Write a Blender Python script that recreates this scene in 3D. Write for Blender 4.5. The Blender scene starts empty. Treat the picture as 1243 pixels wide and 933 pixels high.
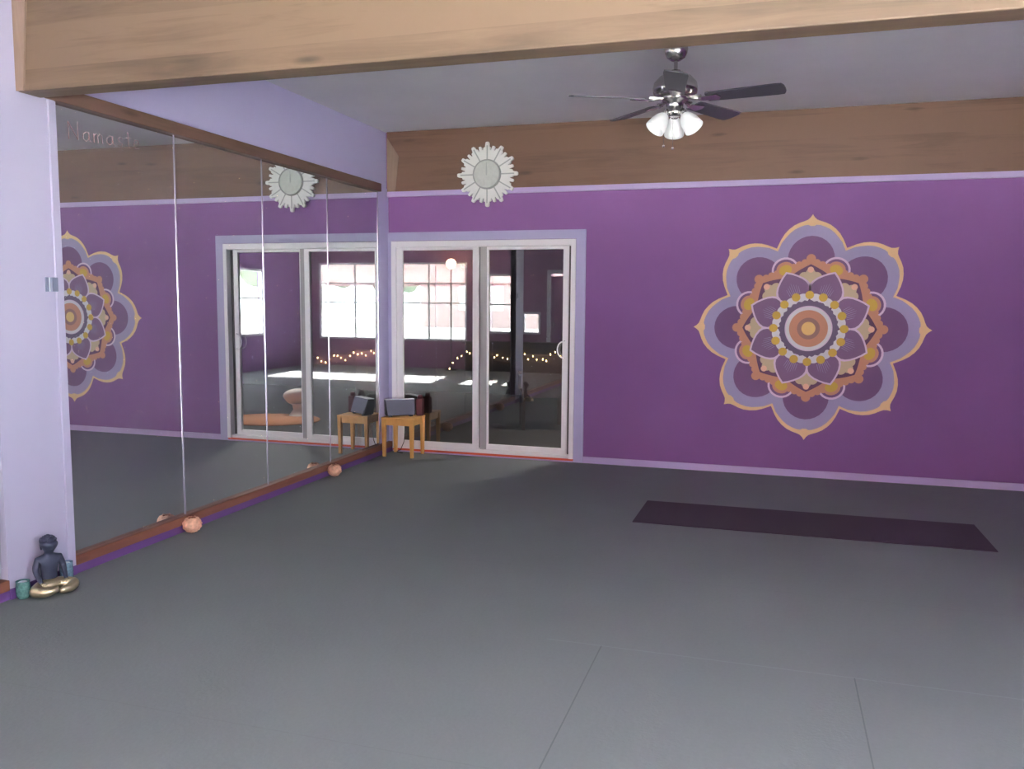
import bpy, bmesh, math, random
from math import sin, cos, radians, pi
from mathutils import Vector, Matrix
random.seed(7)
S = bpy.context.scene
COL = S.collection

# ------------------------------------------------------------------ materials
def lin(c):
    return tuple(((v/255)/12.92 if v/255 <= .04045 else ((v/255+.055)/1.055)**2.4) for v in c) + (1,)

def mat(name, col, rough=.6, metal=0, emis=None, estr=0, spec=.5, noise=0, nscale=8, trans=0):
    m = bpy.data.materials.new(name); m.use_nodes = True
    nt = m.node_tree; b = nt.nodes['Principled BSDF']
    c = lin(col)
    b.inputs['Base Color'].default_value = c
    b.inputs['Roughness'].default_value = rough
    b.inputs['Metallic'].default_value = metal
    b.inputs['Specular IOR Level'].default_value = spec
    if trans: b.inputs['Transmission Weight'].default_value = trans
    if emis:
        b.inputs['Emission Color'].default_value = lin(emis); b.inputs['Emission Strength'].default_value = estr
        m.cycles.emission_sampling = 'NONE'
    if noise:
        g = nt.nodes.new('ShaderNodeNewGeometry')
        n = nt.nodes.new('ShaderNodeTexNoise'); n.inputs['Scale'].default_value = nscale; n.inputs['Detail'].default_value = 5
        nt.links.new(g.outputs['Position'], n.inputs['Vector'])
        r = nt.nodes.new('ShaderNodeMapRange')
        r.inputs['From Min'].default_value = .3; r.inputs['From Max'].default_value = .7
        r.inputs['To Min'].default_value = 1-noise; r.inputs['To Max'].default_value = 1+noise
        nt.links.new(n.outputs['Fac'], r.inputs['Value'])
        x = nt.nodes.new('ShaderNodeVectorMath'); x.operation = 'SCALE'; x.inputs[0].default_value = c[:3]
        nt.links.new(r.outputs['Result'], x.inputs['Scale'])
        nt.links.new(x.outputs['Vector'], b.inputs['Base Color'])
    return m

def wood(name, dark, light, axis=0, plank=.14, along=.7, across=9, rough=.5, board=.0):
    """stained laminated timber, grain along the given world axis, planks stacked in z"""
    m = bpy.data.materials.new(name); m.use_nodes = True
    nt = m.node_tree; N = nt.nodes; L = nt.links; b = N['Principled BSDF']
    b.inputs['Roughness'].default_value = rough; b.inputs['Specular IOR Level'].default_value = .3
    g = N.new('ShaderNodeNewGeometry')
    mp = N.new('ShaderNodeMapping'); L.new(g.outputs['Position'], mp.inputs['Vector'])
    sc = [across, across, across]; sc[axis] = along; mp.inputs['Scale'].default_value = sc
    n = N.new('ShaderNodeTexNoise'); n.inputs['Scale'].default_value = 1.6; n.inputs['Detail'].default_value = 7; n.inputs['Roughness'].default_value = .62; n.inputs['Distortion'].default_value = .6
    L.new(mp.outputs['Vector'], n.inputs['Vector'])
    n2 = N.new('ShaderNodeTexNoise'); n2.inputs['Scale'].default_value = 1.3; n2.inputs['Detail'].default_value = 3
    L.new(g.outputs['Position'], n2.inputs['Vector'])
    # plank bands in z
    sx = N.new('ShaderNodeSeparateXYZ'); L.new(g.outputs['Position'], sx.inputs['Vector'])
    dv = N.new('ShaderNodeMath'); dv.operation = 'DIVIDE'; dv.inputs[1].default_value = plank; L.new(sx.outputs['Z'], dv.inputs[0])
    fl = N.new('ShaderNodeMath'); fl.operation = 'FLOOR'; L.new(dv.outputs[0], fl.inputs[0])
    wn = N.new('ShaderNodeTexWhiteNoise'); wn.noise_dimensions = '1D'; L.new(fl.outputs[0], wn.inputs['W'])
    a1 = N.new('ShaderNodeMath'); a1.operation = 'MULTIPLY_ADD'; a1.inputs[1].default_value = .30; L.new(wn.outputs['Value'], a1.inputs[0]); L.new(n.outputs['Fac'], a1.inputs[2])
    a2 = N.new('ShaderNodeMath'); a2.operation = 'MULTIPLY_ADD'; a2.inputs[1].default_value = .55; L.new(n2.outputs['Fac'], a2.inputs[0]); L.new(a1.outputs[0], a2.inputs[2])
    # dark knots
    v = N.new('ShaderNodeTexVoronoi'); v.inputs['Scale'].default_value = 1.0
    mk = N.new('ShaderNodeMapping'); L.new(g.outputs['Position'], mk.inputs['Vector'])
    s2 = [4.5, 4.5, 6.5]; s2[axis] = 1.7; mk.inputs['Scale'].default_value = s2
    L.new(mk.outputs['Vector'], v.inputs['Vector'])
    kr = N.new('ShaderNodeMapRange'); kr.inputs['From Min'].default_value = .03; kr.inputs['From Max'].default_value = .16
    kr.inputs['To Min'].default_value = .45; kr.inputs['To Max'].default_value = 0
    L.new(v.outputs['Distance'], kr.inputs['Value'])
    sb = N.new('ShaderNodeMath'); sb.operation = 'SUBTRACT'; L.new(a2.outputs[0], sb.inputs[0]); L.new(kr.outputs['Result'], sb.inputs[1])
    cr = N.new('ShaderNodeValToRGB'); cr.color_ramp.elements[0].position = .45; cr.color_ramp.elements[1].position = 1.15
    cr.color_ramp.elements[0].position = .5; cr.color_ramp.elements[1].position = 1.0
    cr.color_ramp.elements[0].color = lin(dark); cr.color_ramp.elements[1].color = lin(light)
    L.new(sb.outputs[0], cr.inputs['Fac']); L.new(cr.outputs['Color'], b.inputs['Base Color'])
    return m

M = {}
M['purple'] = mat('purple_wall_paint', (136, 96, 150), .75, noise=.05, nscale=1.2, spec=.1)
M['purple_base'] = mat('deep_purple_paint', (98, 66, 126), .6)
M['lav'] = mat('lavender_paint', (182, 177, 212), .65, noise=.02, nscale=2)
M['lav_pale'] = mat('pale_lavender_paint', (170, 167, 190), .6)
M['lav_trim'] = mat('lavender_trim_paint', (190, 172, 214), .5)
M['ceil'] = mat('ceiling_paint', (216, 215, 220), .9, noise=.035, nscale=1.6)
M['white'] = mat('white_vinyl', (244, 242, 244), .4)
M['vinyl_grey'] = mat('shade_toned_vinyl', (170, 168, 168), .5)
M['dkgrey'] = mat('dark_gap_shade', (84, 78, 76), .7)
M['orange'] = mat('orange_sill', (224, 96, 66), .5)
M['wood_back'] = wood('back_beam_timber', (72, 54, 46), (108, 82, 68), 0, .19)
M['wood_front'] = wood('front_beam_timber', (66, 54, 44), (104, 86, 70), 0, .20)
M['wood_strip'] = wood('mirror_strip_timber', (62, 46, 42), (100, 78, 68), 1, .5)
M['wood_strip_low'] = wood('mirror_base_timber', (86, 52, 42), (128, 84, 68), 1, .5)
M['wood_filler'] = wood('beam_end_filler_timber', (100, 84, 74), (132, 112, 98), 2, .5)
M['pine'] = wood('stool_pine', (176, 124, 66), (214, 164, 98), 2, 5, along=2, across=14)
M['metal'] = mat('brushed_nickel', (190, 186, 184), .25, 1)
M['metal_dark'] = mat('dark_nickel', (120, 116, 118), .3, 1)  # darker grey nickel for the pole
M['blade'] = mat('charcoal_fan_blade', (58, 56, 66), .5)
M['shade'] = mat('frosted_white_glass', (240, 240, 240), .35, emis=(235, 240, 240), estr=.12)  # faint glow added to whiten the unlit fan shades
M['mat'] = mat('dark_plum_yoga_mat', (58, 42, 60), .85)
M['clockw'] = mat('clock_white', (236, 236, 232), .35)
M['clockf'] = mat('clock_face', (200, 203, 196), .4, 0, noise=.08, nscale=30)
M['clockg'] = mat('clock_groove', (176, 180, 176), .4)
M['clockrim'] = mat('clock_rim', (170, 172, 168), .4, 0)
M['black'] = mat('black_plastic', (24, 24, 28), .4)
M['grey_fabric'] = mat('speaker_grille', (108, 112, 128), .8)
M['maroon'] = mat('maroon_card', (82, 22, 36), .5)
M['slate'] = mat('slate_plastic', (112, 120, 140), .35)
M['stone'] = mat('peach_salt_stone', (222, 170, 142), .7, noise=.25, nscale=40)
M['stonein'] = mat('stone_hollow', (128, 66, 46), .8)
M['statue'] = mat('statue_dark_bronze', (58, 62, 82), .45, .35)
M['gold'] = mat('statue_champagne_gold', (196, 182, 150), .3, .85)
M['teal'] = mat('teal_crackle_glass', (84, 126, 122), .25, noise=.25, nscale=90)
M['silver'] = mat('silver_wax', (214, 224, 226), .3, .3)
M['bluejar'] = mat('blue_silver_glass', (120, 150, 168), .2, .3, noise=.3, nscale=80)
M['letter'] = mat('faded_red_marker', (142, 112, 108), .8)
M['seam'] = mat('mirror_joint', (226, 220, 238), .22, .7)
M['frontwall'] = mat('mauve_front_wall', (164, 116, 144), .8)
M['dkbrown'] = mat('dark_brown_timber', (60, 44, 40), .6)
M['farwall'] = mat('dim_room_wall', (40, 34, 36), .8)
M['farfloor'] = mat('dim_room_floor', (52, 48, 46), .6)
M['rug'] = mat('tan_rug', (190, 128, 84), .9, noise=.1, nscale=20)
M['cream'] = mat('cream_wicker', (244, 238, 226), .7)
M['bulb'] = mat('warm_bulb', (255, 220, 150), .4, emis=(255, 214, 140), estr=45)
M['lampglow'] = mat('lamp_globe', (255, 220, 170), .4, emis=(255, 206, 150), estr=32)
M['wire'] = mat('dark_green_wire', (30, 40, 30), .6)
M['conc'] = mat('sunlit_paving', (206, 204, 198), .8, noise=.1, nscale=.8)
M['bldg'] = mat('brown_stucco', (150, 130, 128), .8)
M['leaf'] = mat('tree_leaves', (108, 122, 104), .8, noise=.4, nscale=3)
M['bark'] = mat('tree_bark', (92, 74, 62), .9)
M['curtain'] = mat('teal_curtain', (120, 150, 156), .9)

def floor_mat():
    m = bpy.data.materials.new('grey_studio_mat_floor'); m.use_nodes = True
    nt = m.node_tree; N = nt.nodes; L = nt.links; b = N['Principled BSDF']
    b.inputs['Roughness'].default_value = .62; b.inputs['Specular IOR Level'].default_value = .35
    g = N.new('ShaderNodeNewGeometry'); sx = N.new('ShaderNodeSeparateXYZ'); L.new(g.outputs['Position'], sx.inputs['Vector'])
    def mth(op, a, bb=None, c=None):
        n = N.new('ShaderNodeMath'); n.operation = op
        for i, v in enumerate((a, bb, c)):
            if v is None: continue
            if isinstance(v, (int, float)): n.inputs[i].default_value = v
            else: L.new(v, n.inputs[i])
        return n.outputs[0]
    X, Y = sx.outputs['X'], sx.outputs['Y']
    # cross seam at y=-4.1 ; lengthwise seams every 1.03 m in front of it
    near = mth('LESS_THAN', Y, -4.1)
    dx = mth('ABSOLUTE', mth('SUBTRACT', mth('FRACT', mth('DIVIDE', mth('SUBTRACT', X, 2.947-.515-10.3), 1.03)), .5))
    dx = mth('MULTIPLY', dx, 1.03)
    lx = mth('MULTIPLY', mth('MULTIPLY', mth('LESS_THAN', dx, .0028), near), mth('GREATER_THAN', X, 2.6))
    dy = mth('ABSOLUTE', mth('ADD', Y, 4.1))
    ly = mth('MULTIPLY', mth('LESS_THAN', dy, .004), mth('GREATER_THAN', X, 2.7))
    far = mth('LESS_THAN', mth('ABSOLUTE', mth('SUBTRACT', mth('FRACT', mth('DIVIDE', mth('ADD', Y, 20.55), 2.05)), .5)), .0012)
    n = N.new('ShaderNodeTexNoise'); n.inputs['Scale'].default_value = 1.1; n.inputs['Detail'].default_value = 6
    L.new(g.outputs['Position'], n.inputs['Vector'])
    n3 = N.new('ShaderNodeTexNoise'); n3.inputs['Scale'].default_value = 60; n3.inputs['Detail'].default_value = 2
    L.new(g.outputs['Position'], n3.inputs['Vector'])
    k = mth('ADD', mth('MULTIPLY', n.outputs['Fac'], .24), mth('MULTIPLY', n3.outputs['Fac'], .1))
    k = mth('ADD', k, .83)
    k = mth('SUBTRACT', k, mth('MULTIPLY', lx, .32))
    k = mth('ADD', k, mth('MULTIPLY', ly, .16))
    k = mth('SUBTRACT', k, mth('MULTIPLY', far, .08))
    v = N.new('ShaderNodeVectorMath'); v.operation = 'SCALE'; v.inputs[0].default_value = lin((111, 117, 119))[:3]
    L.new(k, v.inputs['Scale']); L.new(v.outputs['Vector'], b.inputs['Base Color'])
    bp = N.new('ShaderNodeBump'); bp.inputs['Strength'].default_value = .12; bp.inputs['Distance'].default_value = .01
    L.new(n3.outputs['Fac'], bp.inputs['Height']); L.new(bp.outputs['Normal'], b.inputs['Normal'])
    return m
M['floor'] = floor_mat()

def mirror_mat():
    m = bpy.data.materials.new('hazy_mirror'); m.use_nodes = True
    nt = m.node_tree; N = nt.nodes; L = nt.links
    for n in list(N): N.remove(n)
    o = N.new('ShaderNodeOutputMaterial'); g = N.new('ShaderNodeBsdfGlossy'); g.inputs['Roughness'].default_value = 0
    g.inputs['Color'].default_value = (.80, .84, .83, 1)
    d = N.new('ShaderNodeBsdfDiffuse'); d.inputs['Color'].default_value = (.6, .62, .72, 1)
    mx = N.new('ShaderNodeMixShader'); mx.inputs[0].default_value = .07
    L.new(g.outputs[0], mx.inputs[1]); L.new(d.outputs[0], mx.inputs[2]); L.new(mx.outputs[0], o.inputs[0])
    return m
M['mirror'] = mirror_mat()

def glass_mat(name, fac, tint=(1, 1, 1, 1)):
    m = bpy.data.materials.new(name); m.use_nodes = True
    nt = m.node_tree; N = nt.nodes; L = nt.links
    for n in list(N): N.remove(n)
    o = N.new('ShaderNodeOutputMaterial'); g = N.new('ShaderNodeBsdfGlossy'); g.inputs['Roughness'].default_value = 0
    t = N.new('ShaderNodeBsdfTransparent'); t.inputs['Color'].default_value = tint
    lw = N.new('ShaderNodeLayerWeight'); lw.inputs['Blend'].default_value = .25
    mr = N.new('ShaderNodeMapRange'); mr.inputs['To Min'].default_value = fac; mr.inputs['To Max'].default_value = .9
    L.new(lw.outputs['Fresnel'], mr.inputs['Value'])
    mx = N.new('ShaderNodeMixShader'); L.new(mr.outputs['Result'], mx.inputs[0])
    L.new(t.outputs[0], mx.inputs[1]); L.new(g.outputs[0], mx.inputs[2]); L.new(mx.outputs[0], o.inputs[0])
    return m
M['glass'] = glass_mat('door_glass', .19, (.55, .54, .52, 1))
M['wglass'] = glass_mat('window_glass', .04)

# ------------------------------------------------------------------ mesh helpers
class MB:
    def __init__(s): s.v = []; s.f = []; s.mi = []; s.sm = []
    def add(s, vs, fs, mi=0, smooth=False, T=None):
        o = len(s.v)
        for p in vs:
            p = Vector(p)
            if T is not None: p = T @ p
            s.v.append(tuple(p))
        for f in fs: s.f.append(tuple(i+o for i in f)); s.mi.append(mi); s.sm.append(smooth)
    def box(s, a, b, mi=0, T=None):
        x0, y0, z0 = [min(p, q) for p, q in zip(a, b)]; x1, y1, z1 = [max(p, q) for p, q in zip(a, b)]
        s.add([(x0,y0,z0),(x1,y0,z0),(x1,y1,z0),(x0,y1,z0),(x0,y0,z1),(x1,y0,z1),(x1,y1,z1),(x0,y1,z1)],
              [(0,3,2,1),(4,5,6,7),(0,1,5,4),(1,2,6,5),(2,3,7,6),(3,0,4,7)], mi, False, T)
    def frustum(s, c, wx, wy, z0, z1, tx, ty, mi=0, T=None):
        x, y = c
        s.add([(x-wx,y-wy,z0),(x+wx,y-wy,z0),(x+wx,y+wy,z0),(x-wx,y+wy,z0),(x-tx,y-ty,z1),(x+tx,y-ty,z1),(x+tx,y+ty,z1),(x-tx,y+ty,z1)],
              [(0,3,2,1),(4,5,6,7),(0,1,5,4),(1,2,6,5),(2,3,7,6),(3,0,4,7)], mi, False, T)
    def lathe(s, prof, n=32, mi=0, T=None, smooth=True, c=(0,0)):
        vs = []
        for r, z in prof:
            for i in range(n):
                a = 2*pi*i/n; vs.append((c[0]+r*cos(a), c[1]+r*sin(a), z))
        fs = []
        for k in range(len(prof)-1):
            for i in range(n):
                j = (i+1) % n; fs.append((k*n+i, k*n+j, (k+1)*n+j, (k+1)*n+i))
        s.add(vs, fs, mi, smooth, T)
    def tube(s, pts, r, n=8, mi=0, T=None, caps=True):
        pts = [Vector(p) for p in pts]; vs = []; up = None
        for i, p in enumerate(pts):
            d = (pts[min(i+1, len(pts)-1)] - pts[max(i-1, 0)]).normalized()
            if up is None: up = d.orthogonal().normalized()
            up = (up - d*up.dot(d)).normalized(); w = d.cross(up)
            rr = r[i] if isinstance(r, (list, tuple)) else r
            for k in range(n):
                a = 2*pi*k/n; vs.append(p + up*cos(a)*rr + w*sin(a)*rr)
        fs = []
        for i in range(len(pts)-1):
            for k in range(n):
                j = (k+1) % n; fs.append((i*n+k, i*n+j, (i+1)*n+j, (i+1)*n+k))
        if caps:
            fs.append(tuple(range(n))[::-1]); fs.append(tuple((len(pts)-1)*n+k for k in range(n)))
        s.add(vs, fs, mi, True, T)
    def ball(s, c, r, n=12, mi=0, T=None, sc=(1,1,1)):
        prof = [(max(r*sin(pi*k/n), 1e-5), -r*cos(pi*k/n)) for k in range(n+1)]
        Q = Matrix.Translation(c) @ Matrix.Diagonal((*sc, 1))
        s.lathe(prof, 2*n, mi, (T @ Q) if T is not None else Q)
    def prism(s, pts, y0, y1, mi=0, T=None):
        """polygon in xz, extruded along y"""
        n = len(pts)
        vs = [(x, y0, z) for x, z in pts] + [(x, y1, z) for x, z in pts]
        fs = [tuple(range(n)), tuple(range(2*n-1, n-1, -1))] + [(i, n+i, n+(i+1) % n, (i+1) % n) for i in range(n)]
        s.add(vs, fs, mi, False, T)
    def build(s, name, mats, parent=None, loc=None, rot=None, bevel=0, weld=False):
        me = bpy.data.meshes.new(name); me.from_pydata(s.v, [], s.f)
        if not isinstance(mats, (list, tuple)): mats = [mats]
        for m in mats: me.materials.append(m)
        for p, mi, sm in zip(me.polygons, s.mi, s.sm): p.material_index = mi; p.use_smooth = sm
        bm = bmesh.new(); bm.from_mesh(me)
        if weld: bmesh.ops.remove_doubles(bm, verts=bm.verts, dist=1e-5)
        bmesh.ops.recalc_face_normals(bm, faces=bm.faces); bm.to_mesh(me); bm.free()
        o = bpy.data.objects.new(name, me); COL.objects.link(o)
        if loc is not None: o.location = loc
        if rot is not None: o.rotation_euler = rot
        if parent is not None: o.parent = parent
        if bevel:
            b = o.modifiers.new('bevel', 'BEVEL'); b.width = bevel; b.segments = 2; b.limit_method = 'ANGLE'
        return o

def tag(o, label=None, cat=None, group=None, kind=None):
    if label: o['label'] = label
    if cat: o['category'] = cat
    if group: o['group'] = group
    if kind: o['kind'] = kind
    return o
def empty(name, loc=(0,0,0), rz=0):
    o = bpy.data.objects.new(name, None); COL.objects.link(o); o.location = loc; o.rotation_euler = (0,0,rz)
    o.empty_display_size = .1
    return o
def copy_tree(o, parent=None):
    c = o.copy(); COL.objects.link(c)
    if parent is not None: c.parent = parent
    for ch in list(o.children): copy_tree(ch, c)
    return c
def struct(name, mb, m, label, cat, **k):
    o = mb.build(name, m, **k); return tag(o, label, cat, kind='structure')
def bx(name, a, b, m, parent=None, bevel=0):
    q = MB(); q.box(a, b); return q.build(name, m, parent, bevel=bevel)

def holed(axis, u0, u1, z0, z1, t0, t1, holes):
    """wall slab with rectangular openings; axis 0: runs in x, thickness in y; axis 1: runs in y, thickness in x"""
    us = sorted({u0, u1, *[h[0] for h in holes], *[h[1] for h in holes]}); zs = sorted({z0, z1, *[h[2] for h in holes], *[h[3] for h in holes]})
    q = MB()
    for a, b in zip(us, us[1:]):
        for c, d in zip(zs, zs[1:]):
            um, zm = (a+b)/2, (c+d)/2
            if any(h[0] < um < h[1] and h[2] < zm < h[3] for h in holes): continue
            if axis == 0: q.box((a, t0, c), (b, t1, d))
            else: q.box((t0, a, c), (t1, b, d))
    return q

# ------------------------------------------------------------------ room shell
H = 3.093; XR = 6.6; YF = -9.6
q = MB(); q.box((-.2, YF-.14, -.1), (XR+.2, .14, 0)); struct('floor', q, M['floor'], 'grey exercise mat floor with long seams', 'floor')
q = MB(); q.box((-.2, YF-.14, H), (XR+.2, .14, H+.12)); struct('ceiling', q, M['ceil'], 'pale grey flat painted ceiling', 'ceiling')
struct('wall_back', holed(0, -.14, XR+.14, 0, H, 0, .12, [(.037, 1.872, 0, 2.059)]), M['purple'], 'deep purple painted wall with the mandala and the sliding door', 'wall')
struct('wall_left', holed(1, YF, 0, 0, H, -.14, -.02, []), M['lav'], 'lavender wall carrying the mirrors', 'wall')
RW = (-7.75, -6.0, .73, 2.1)
struct('wall_right', holed(1, YF, 0, 0, H, XR, XR+.14, [RW]), M['purple'], 'purple side wall with one window', 'wall')
WA = (2.72, 6.3, .6, 2.3); WB = (1.6, 2.27, .78, 2.05); WC = (1.1, 1.5, .78, 1.25); DD = (.12, .88, 0, 2.05)
struct('wall_front', holed(0, 0-.14, XR+.14, 0, H, YF-.14, YF, [WA, WB, WC, DD]), M['frontwall'], 'mauve street side wall pierced by windows and a door', 'wall')

# pilaster between the two mirror runs
q = MB(); q.box((-.02, -4.457, 0), (.03, -4.04, H)); struct('wall_pilaster', q, M['lav_pale'], 'pale lavender pilaster at the left edge between two mirror runs', 'pilaster')
q = MB(); q.box((.03, -4.088, .05), (.042, -4.04, 2.50)); struct('trim_1', q, M['lav_pale'], 'pale lavender vertical trim board on the pilaster edge beside the mirror', 'trim', bevel=.003)
q = MB(); q.box((.03, -4.457, 0), (.045, -4.04, .05)); struct('baseboard_pilaster', q, M['purple_base'], 'short purple baseboard under the pale pilaster', 'baseboard')
q = MB(); q.box((-.02, -.24, 0), (.0, 0, 2.56)); struct('trim_2', q, M['lav'], 'lavender upright between the last mirror and the corner', 'trim')
# left base: purple board and timber ledge
for i, (a, b) in enumerate([(-4.04, -.02), (-9.0, -4.457)]):
    q = MB(); q.box((-.02, a, 0), (.035, b, .046)); struct('baseboard_left' if i == 0 else 'baseboard_left_rear', q, M['purple_base'], ['purple baseboard under the mirror ledge by the far corner', 'purple baseboard under the mirrors behind the pilaster'][i], 'baseboard')
    q = MB(); q.box((-.02, a, .046), (.04, b, .1)); struct('trim_%d' % (3+i), q, M['wood_strip_low'], ['reddish timber ledge under the four mirrors in view', 'reddish timber ledge behind the pilaster'][i], 'trim', bevel=.004)
    q = MB(); q.box((-.02, a+(0 if i else -.06), 2.505), (.042, min(b, -.235), 2.58)); struct('trim_%d' % (5+i), q, M['wood_strip'], ['dark timber rail along the top of the four mirrors in view', 'dark timber rail above the mirrors behind the pilaster'][i], 'trim', bevel=.004)

# mirrors
words = ['mirror panel nearest the pilaster, with a faded word written near its top', 'second mirror panel from the pilaster, with the salt stone holder below its left edge',
         'third mirror panel from the pilaster, reflecting the clock and sliding door', 'mirror panel nearest the far corner, reflecting the pine stool']
first = None
ys = [-4.04+.95*k for k in range(5)]
mirs = []
for k in range(4):
    if first is None:
        r = empty('wall_mirror', (0, 0, 0)); first = r
        q = MB(); q.box((-.02, .007, .1), (0, .943, 2.505)); q.build('mirror_glass', M['mirror'], r)
    else: r = copy_tree(first)
    r.location = (0, ys[k], 0)
    tag(r, words[k], 'mirror', 'mirror panels along the left wall'); mirs.append(r)
for k in range(4):
    r = copy_tree(first); r.location = (0, -4.457-.95*(k+1), 0)
    tag(r, ['first', 'second', 'third', 'fourth'][k]+' mirror panel behind the pilaster toward the street windows', 'mirror', 'mirror panels behind the pilaster')
for k in range(1, 5):
    y = ys[k]
    q = MB(); q.box((-.02, y-.0055, .1), (.003, y+.0055, 2.505)); struct('trim_%d' % (6+k), q, M['seam'], 'thin shiny joint strip at the %s edge of a mirror' % ['', 'right', 'third', 'fourth', 'corner'][k], 'trim')

# lettering written on the mirror (Namaste), seen from +x, running toward +y
def strokes(parent):
    G = {
     'N': [[(0,0),(.02,1.0)],[(.02,1.0),(.62,.02)],[(.62,.02),(.68,1.05)]],
     'a': [[(.5,.5),(.3,.56),(.08,.4),(.05,.15),(.25,0),(.45,.15),(.5,.5)],[(.5,.55),(.5,.1),(.6,0)]],
     'm': [[(0,0),(.02,.55)],[(.02,.4),(.18,.56),(.3,.45),(.3,0)],[(.3,.4),(.46,.56),(.6,.45),(.62,0)]],
     's': [[(.42,.5),(.25,.58),(.08,.45),(.2,.3),(.4,.18),(.3,.0),(.05,.05)]],
     't': [[(.2,.95),(.2,.1),(.35,0)],[(0,.6),(.42,.62)]],
     'e': [[(.05,.3),(.45,.34),(.38,.55),(.15,.55),(.04,.28),(.15,.02),(.45,.06)]]}
    x = 0
    for ch in 'Namaste':
        q = MB()
        w = {'N': .92, 'a': .82, 'm': .92, 's': .68, 't': .6, 'e': .6}[ch]
        for st in G[ch]:
            pts = []
            for i in range(len(st)-1):
                for t in range(4):
                    f = t/4; pts.append((st[i][0]*(1-f)+st[i+1][0]*f, st[i][1]*(1-f)+st[i+1][1]*f))
            pts.append(st[-1])
            q.tube([(.0008, (x+a)*.101, b*.092) for a, b in pts], .0013, 6)
        x += w
        o = q.build('letter', M['letter'], parent, loc=(0, .12, 2.335)); o['label'] = 'thin faded handwritten letter '+ch
        o.rotation_euler = (radians(3.5), 0, 0)
strokes(mirs[0])

# beams
def beam(y0, y1, name, m, label):
    q = MB(); q.box((0, y0, 2.5), (XR, y1, H)); return struct(name, q, m, label, 'ceiling beam', bevel=.006)
beam(-4.258, -4.118, 'trim_11', M['wood_front'], 'large honey brown timber beam crossing the ceiling nearest the camera')
q = MB(); q.prism([(.03, 2.501), (.075, 2.501), (.128, H), (.03, H)], -4.27, -4.2585); struct('trim_12', q, M['wood_filler'], 'greyish tapered filler board at the left end of the near beam', 'trim')
q = MB(); q.box((0, -.022, 2.53), (XR, 0, H)); struct('trim_13', q, M['wood_back'], 'brown timber beam along the top of the purple wall', 'ceiling beam')
q = MB(); q.prism([(.001, 2.531), (.085, 2.531), (.125, 2.86), (.001, 3.04)], -.03, -.0225); struct('trim_14', q, M['wood_filler'], 'greyish tapered filler board at the left end of the far beam', 'trim')
q = MB(); q.box((0, -.03, 2.482), (XR, 0, 2.53)); struct('trim_15', q, M['lav_trim'], 'lavender trim line between the purple wall and the timber beam', 'trim')
q = MB(); q.box((1.966, -.018, 0), (XR, 0, .058)); struct('baseboard_back', q, M['lav_trim'], 'thin lavender baseboard under the purple mandala wall', 'baseboard')
# door casing
q = MB(); q.box((1.874, -.02, 0), (1.964, 0, 2.061)); q.box((.0, -.02, 2.061), (1.964, 0, 2.142)); q.box((.0, -.02, 0), (.035, 0, 2.061))
struct('trim_16', q, M['lav'], 'lavender casing around the white sliding door', 'trim')

# ------------------------------------------------------------------ sliding door
d = empty('door_1', (0, 0, 0)); tag(d, 'white framed sliding glass door with two panels', 'sliding door', kind='structure')
q = MB()
q.box((.037, -.03, .03), (.085, .11, 2.057)); q.box((1.829, -.03, .03), (1.872, .11, 2.057)); q.box((.085, -.03, 1.999), (1.829, .11, 2.057)); q.box((.085, -.012, .03), (1.829, .11, .062))
q.build('door_frame', M['white'], d, bevel=.003)
def panel(x0, x1, y, z0, z1, sl, sr, name, hb=.05):
    q = MB(); t = .018
    q.box((x0, y-t, z0), (x0+sl, y+t, z1)); q.box((x1-sr, y-t, z0), (x1, y+t, z1)); q.box((x0+sl, y-t, z1-.028), (x1-sr, y+t, z1)); q.box((x0+sl, y-t, z0), (x1-sr, y+t, z0+hb))
    o = q.build(name, M['white'], d, bevel=.003)
    g = MB(); g.add([(x0+sl, y, z0+hb), (x1-sr, y, z0+hb), (x1-sr, y, z1-.028), (x0+sl, y, z1-.028)], [(0,1,2,3)]); g.build('pane', M['glass'], o)
    return o
fp = panel(.086, .932, .008, .062, 1.998, .062, .06, 'fixed_panel')
sp = panel(.948, 1.797, .055, .062, 1.998, .066, .055, 'sliding_panel')
q = MB(); q.box((.936, .03, .062), (1.0, .036, 1.998)); q.build('centre_stile_shade', M['vinyl_grey'], d)  # grey strip paints the shade on the recessed stile
q = MB(); q.box((1.799, .04, .062), (1.828, .1, 1.998)); q.build('shadow_gap_strip', M['dkgrey'], d)  # dark strip stands in for the shadow in the open gap
q = MB()
pts = [(1.765, .036, .965), (1.765, .015, .965)] + [(1.757-.055*sin(pi*t/10), .012, 1.045-.075*cos(pi*t/10)) for t in range(11)] + [(1.765, .015, 1.125), (1.765, .036, 1.125)]
q.tube(pts, .007, 8); q.build('door_handle', M['white'], sp)
q = MB(); q.box((.04, -.028, 0), (1.87, .12, .012)); q.box((.04, -.020, .012), (1.87, .12, .029), 1); q.build('threshold', [M['lav_trim'], M['orange']], d)

# ------------------------------------------------------------------ clock
ck = empty('wall_clock', (1.03, 0, 2.655)); tag(ck, 'white sunburst wall clock with silver round face hung over the far beam', 'clock')
q = MB(); pts = []
def P(r, a): return (r*sin(radians(a)), r*cos(radians(a)))
for h in range(12):
    b = h*30; L = .295 if h % 3 == 0 else .288
    pts += [P(L*.975, b-3.4), P(L, b-2), P(L, b+2), P(L*.975, b+3.4), P(.252, b+4.4), P(.248, b+7.0), P(.220, b+8.2), P(.220, b+9.6),
            P(.258, b+11.2), P(.262, b+12.5), P(.262, b+15.5), P(.256, b+16.8), P(.224, b+17.8), P(.222, b+19.4), P(.244, b+21), P(.250, b+25)]
q.prism(pts, -.06, -.034)
q.build('sunburst_frame', M['clockw'], ck)
q = MB()
for h in range(12):
    T = Matrix.Rotation(radians(h*30), 4, 'Y'); q.box((-.0055, -.0625, .135), (.0055, -.0602, .262), T=T)
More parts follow.
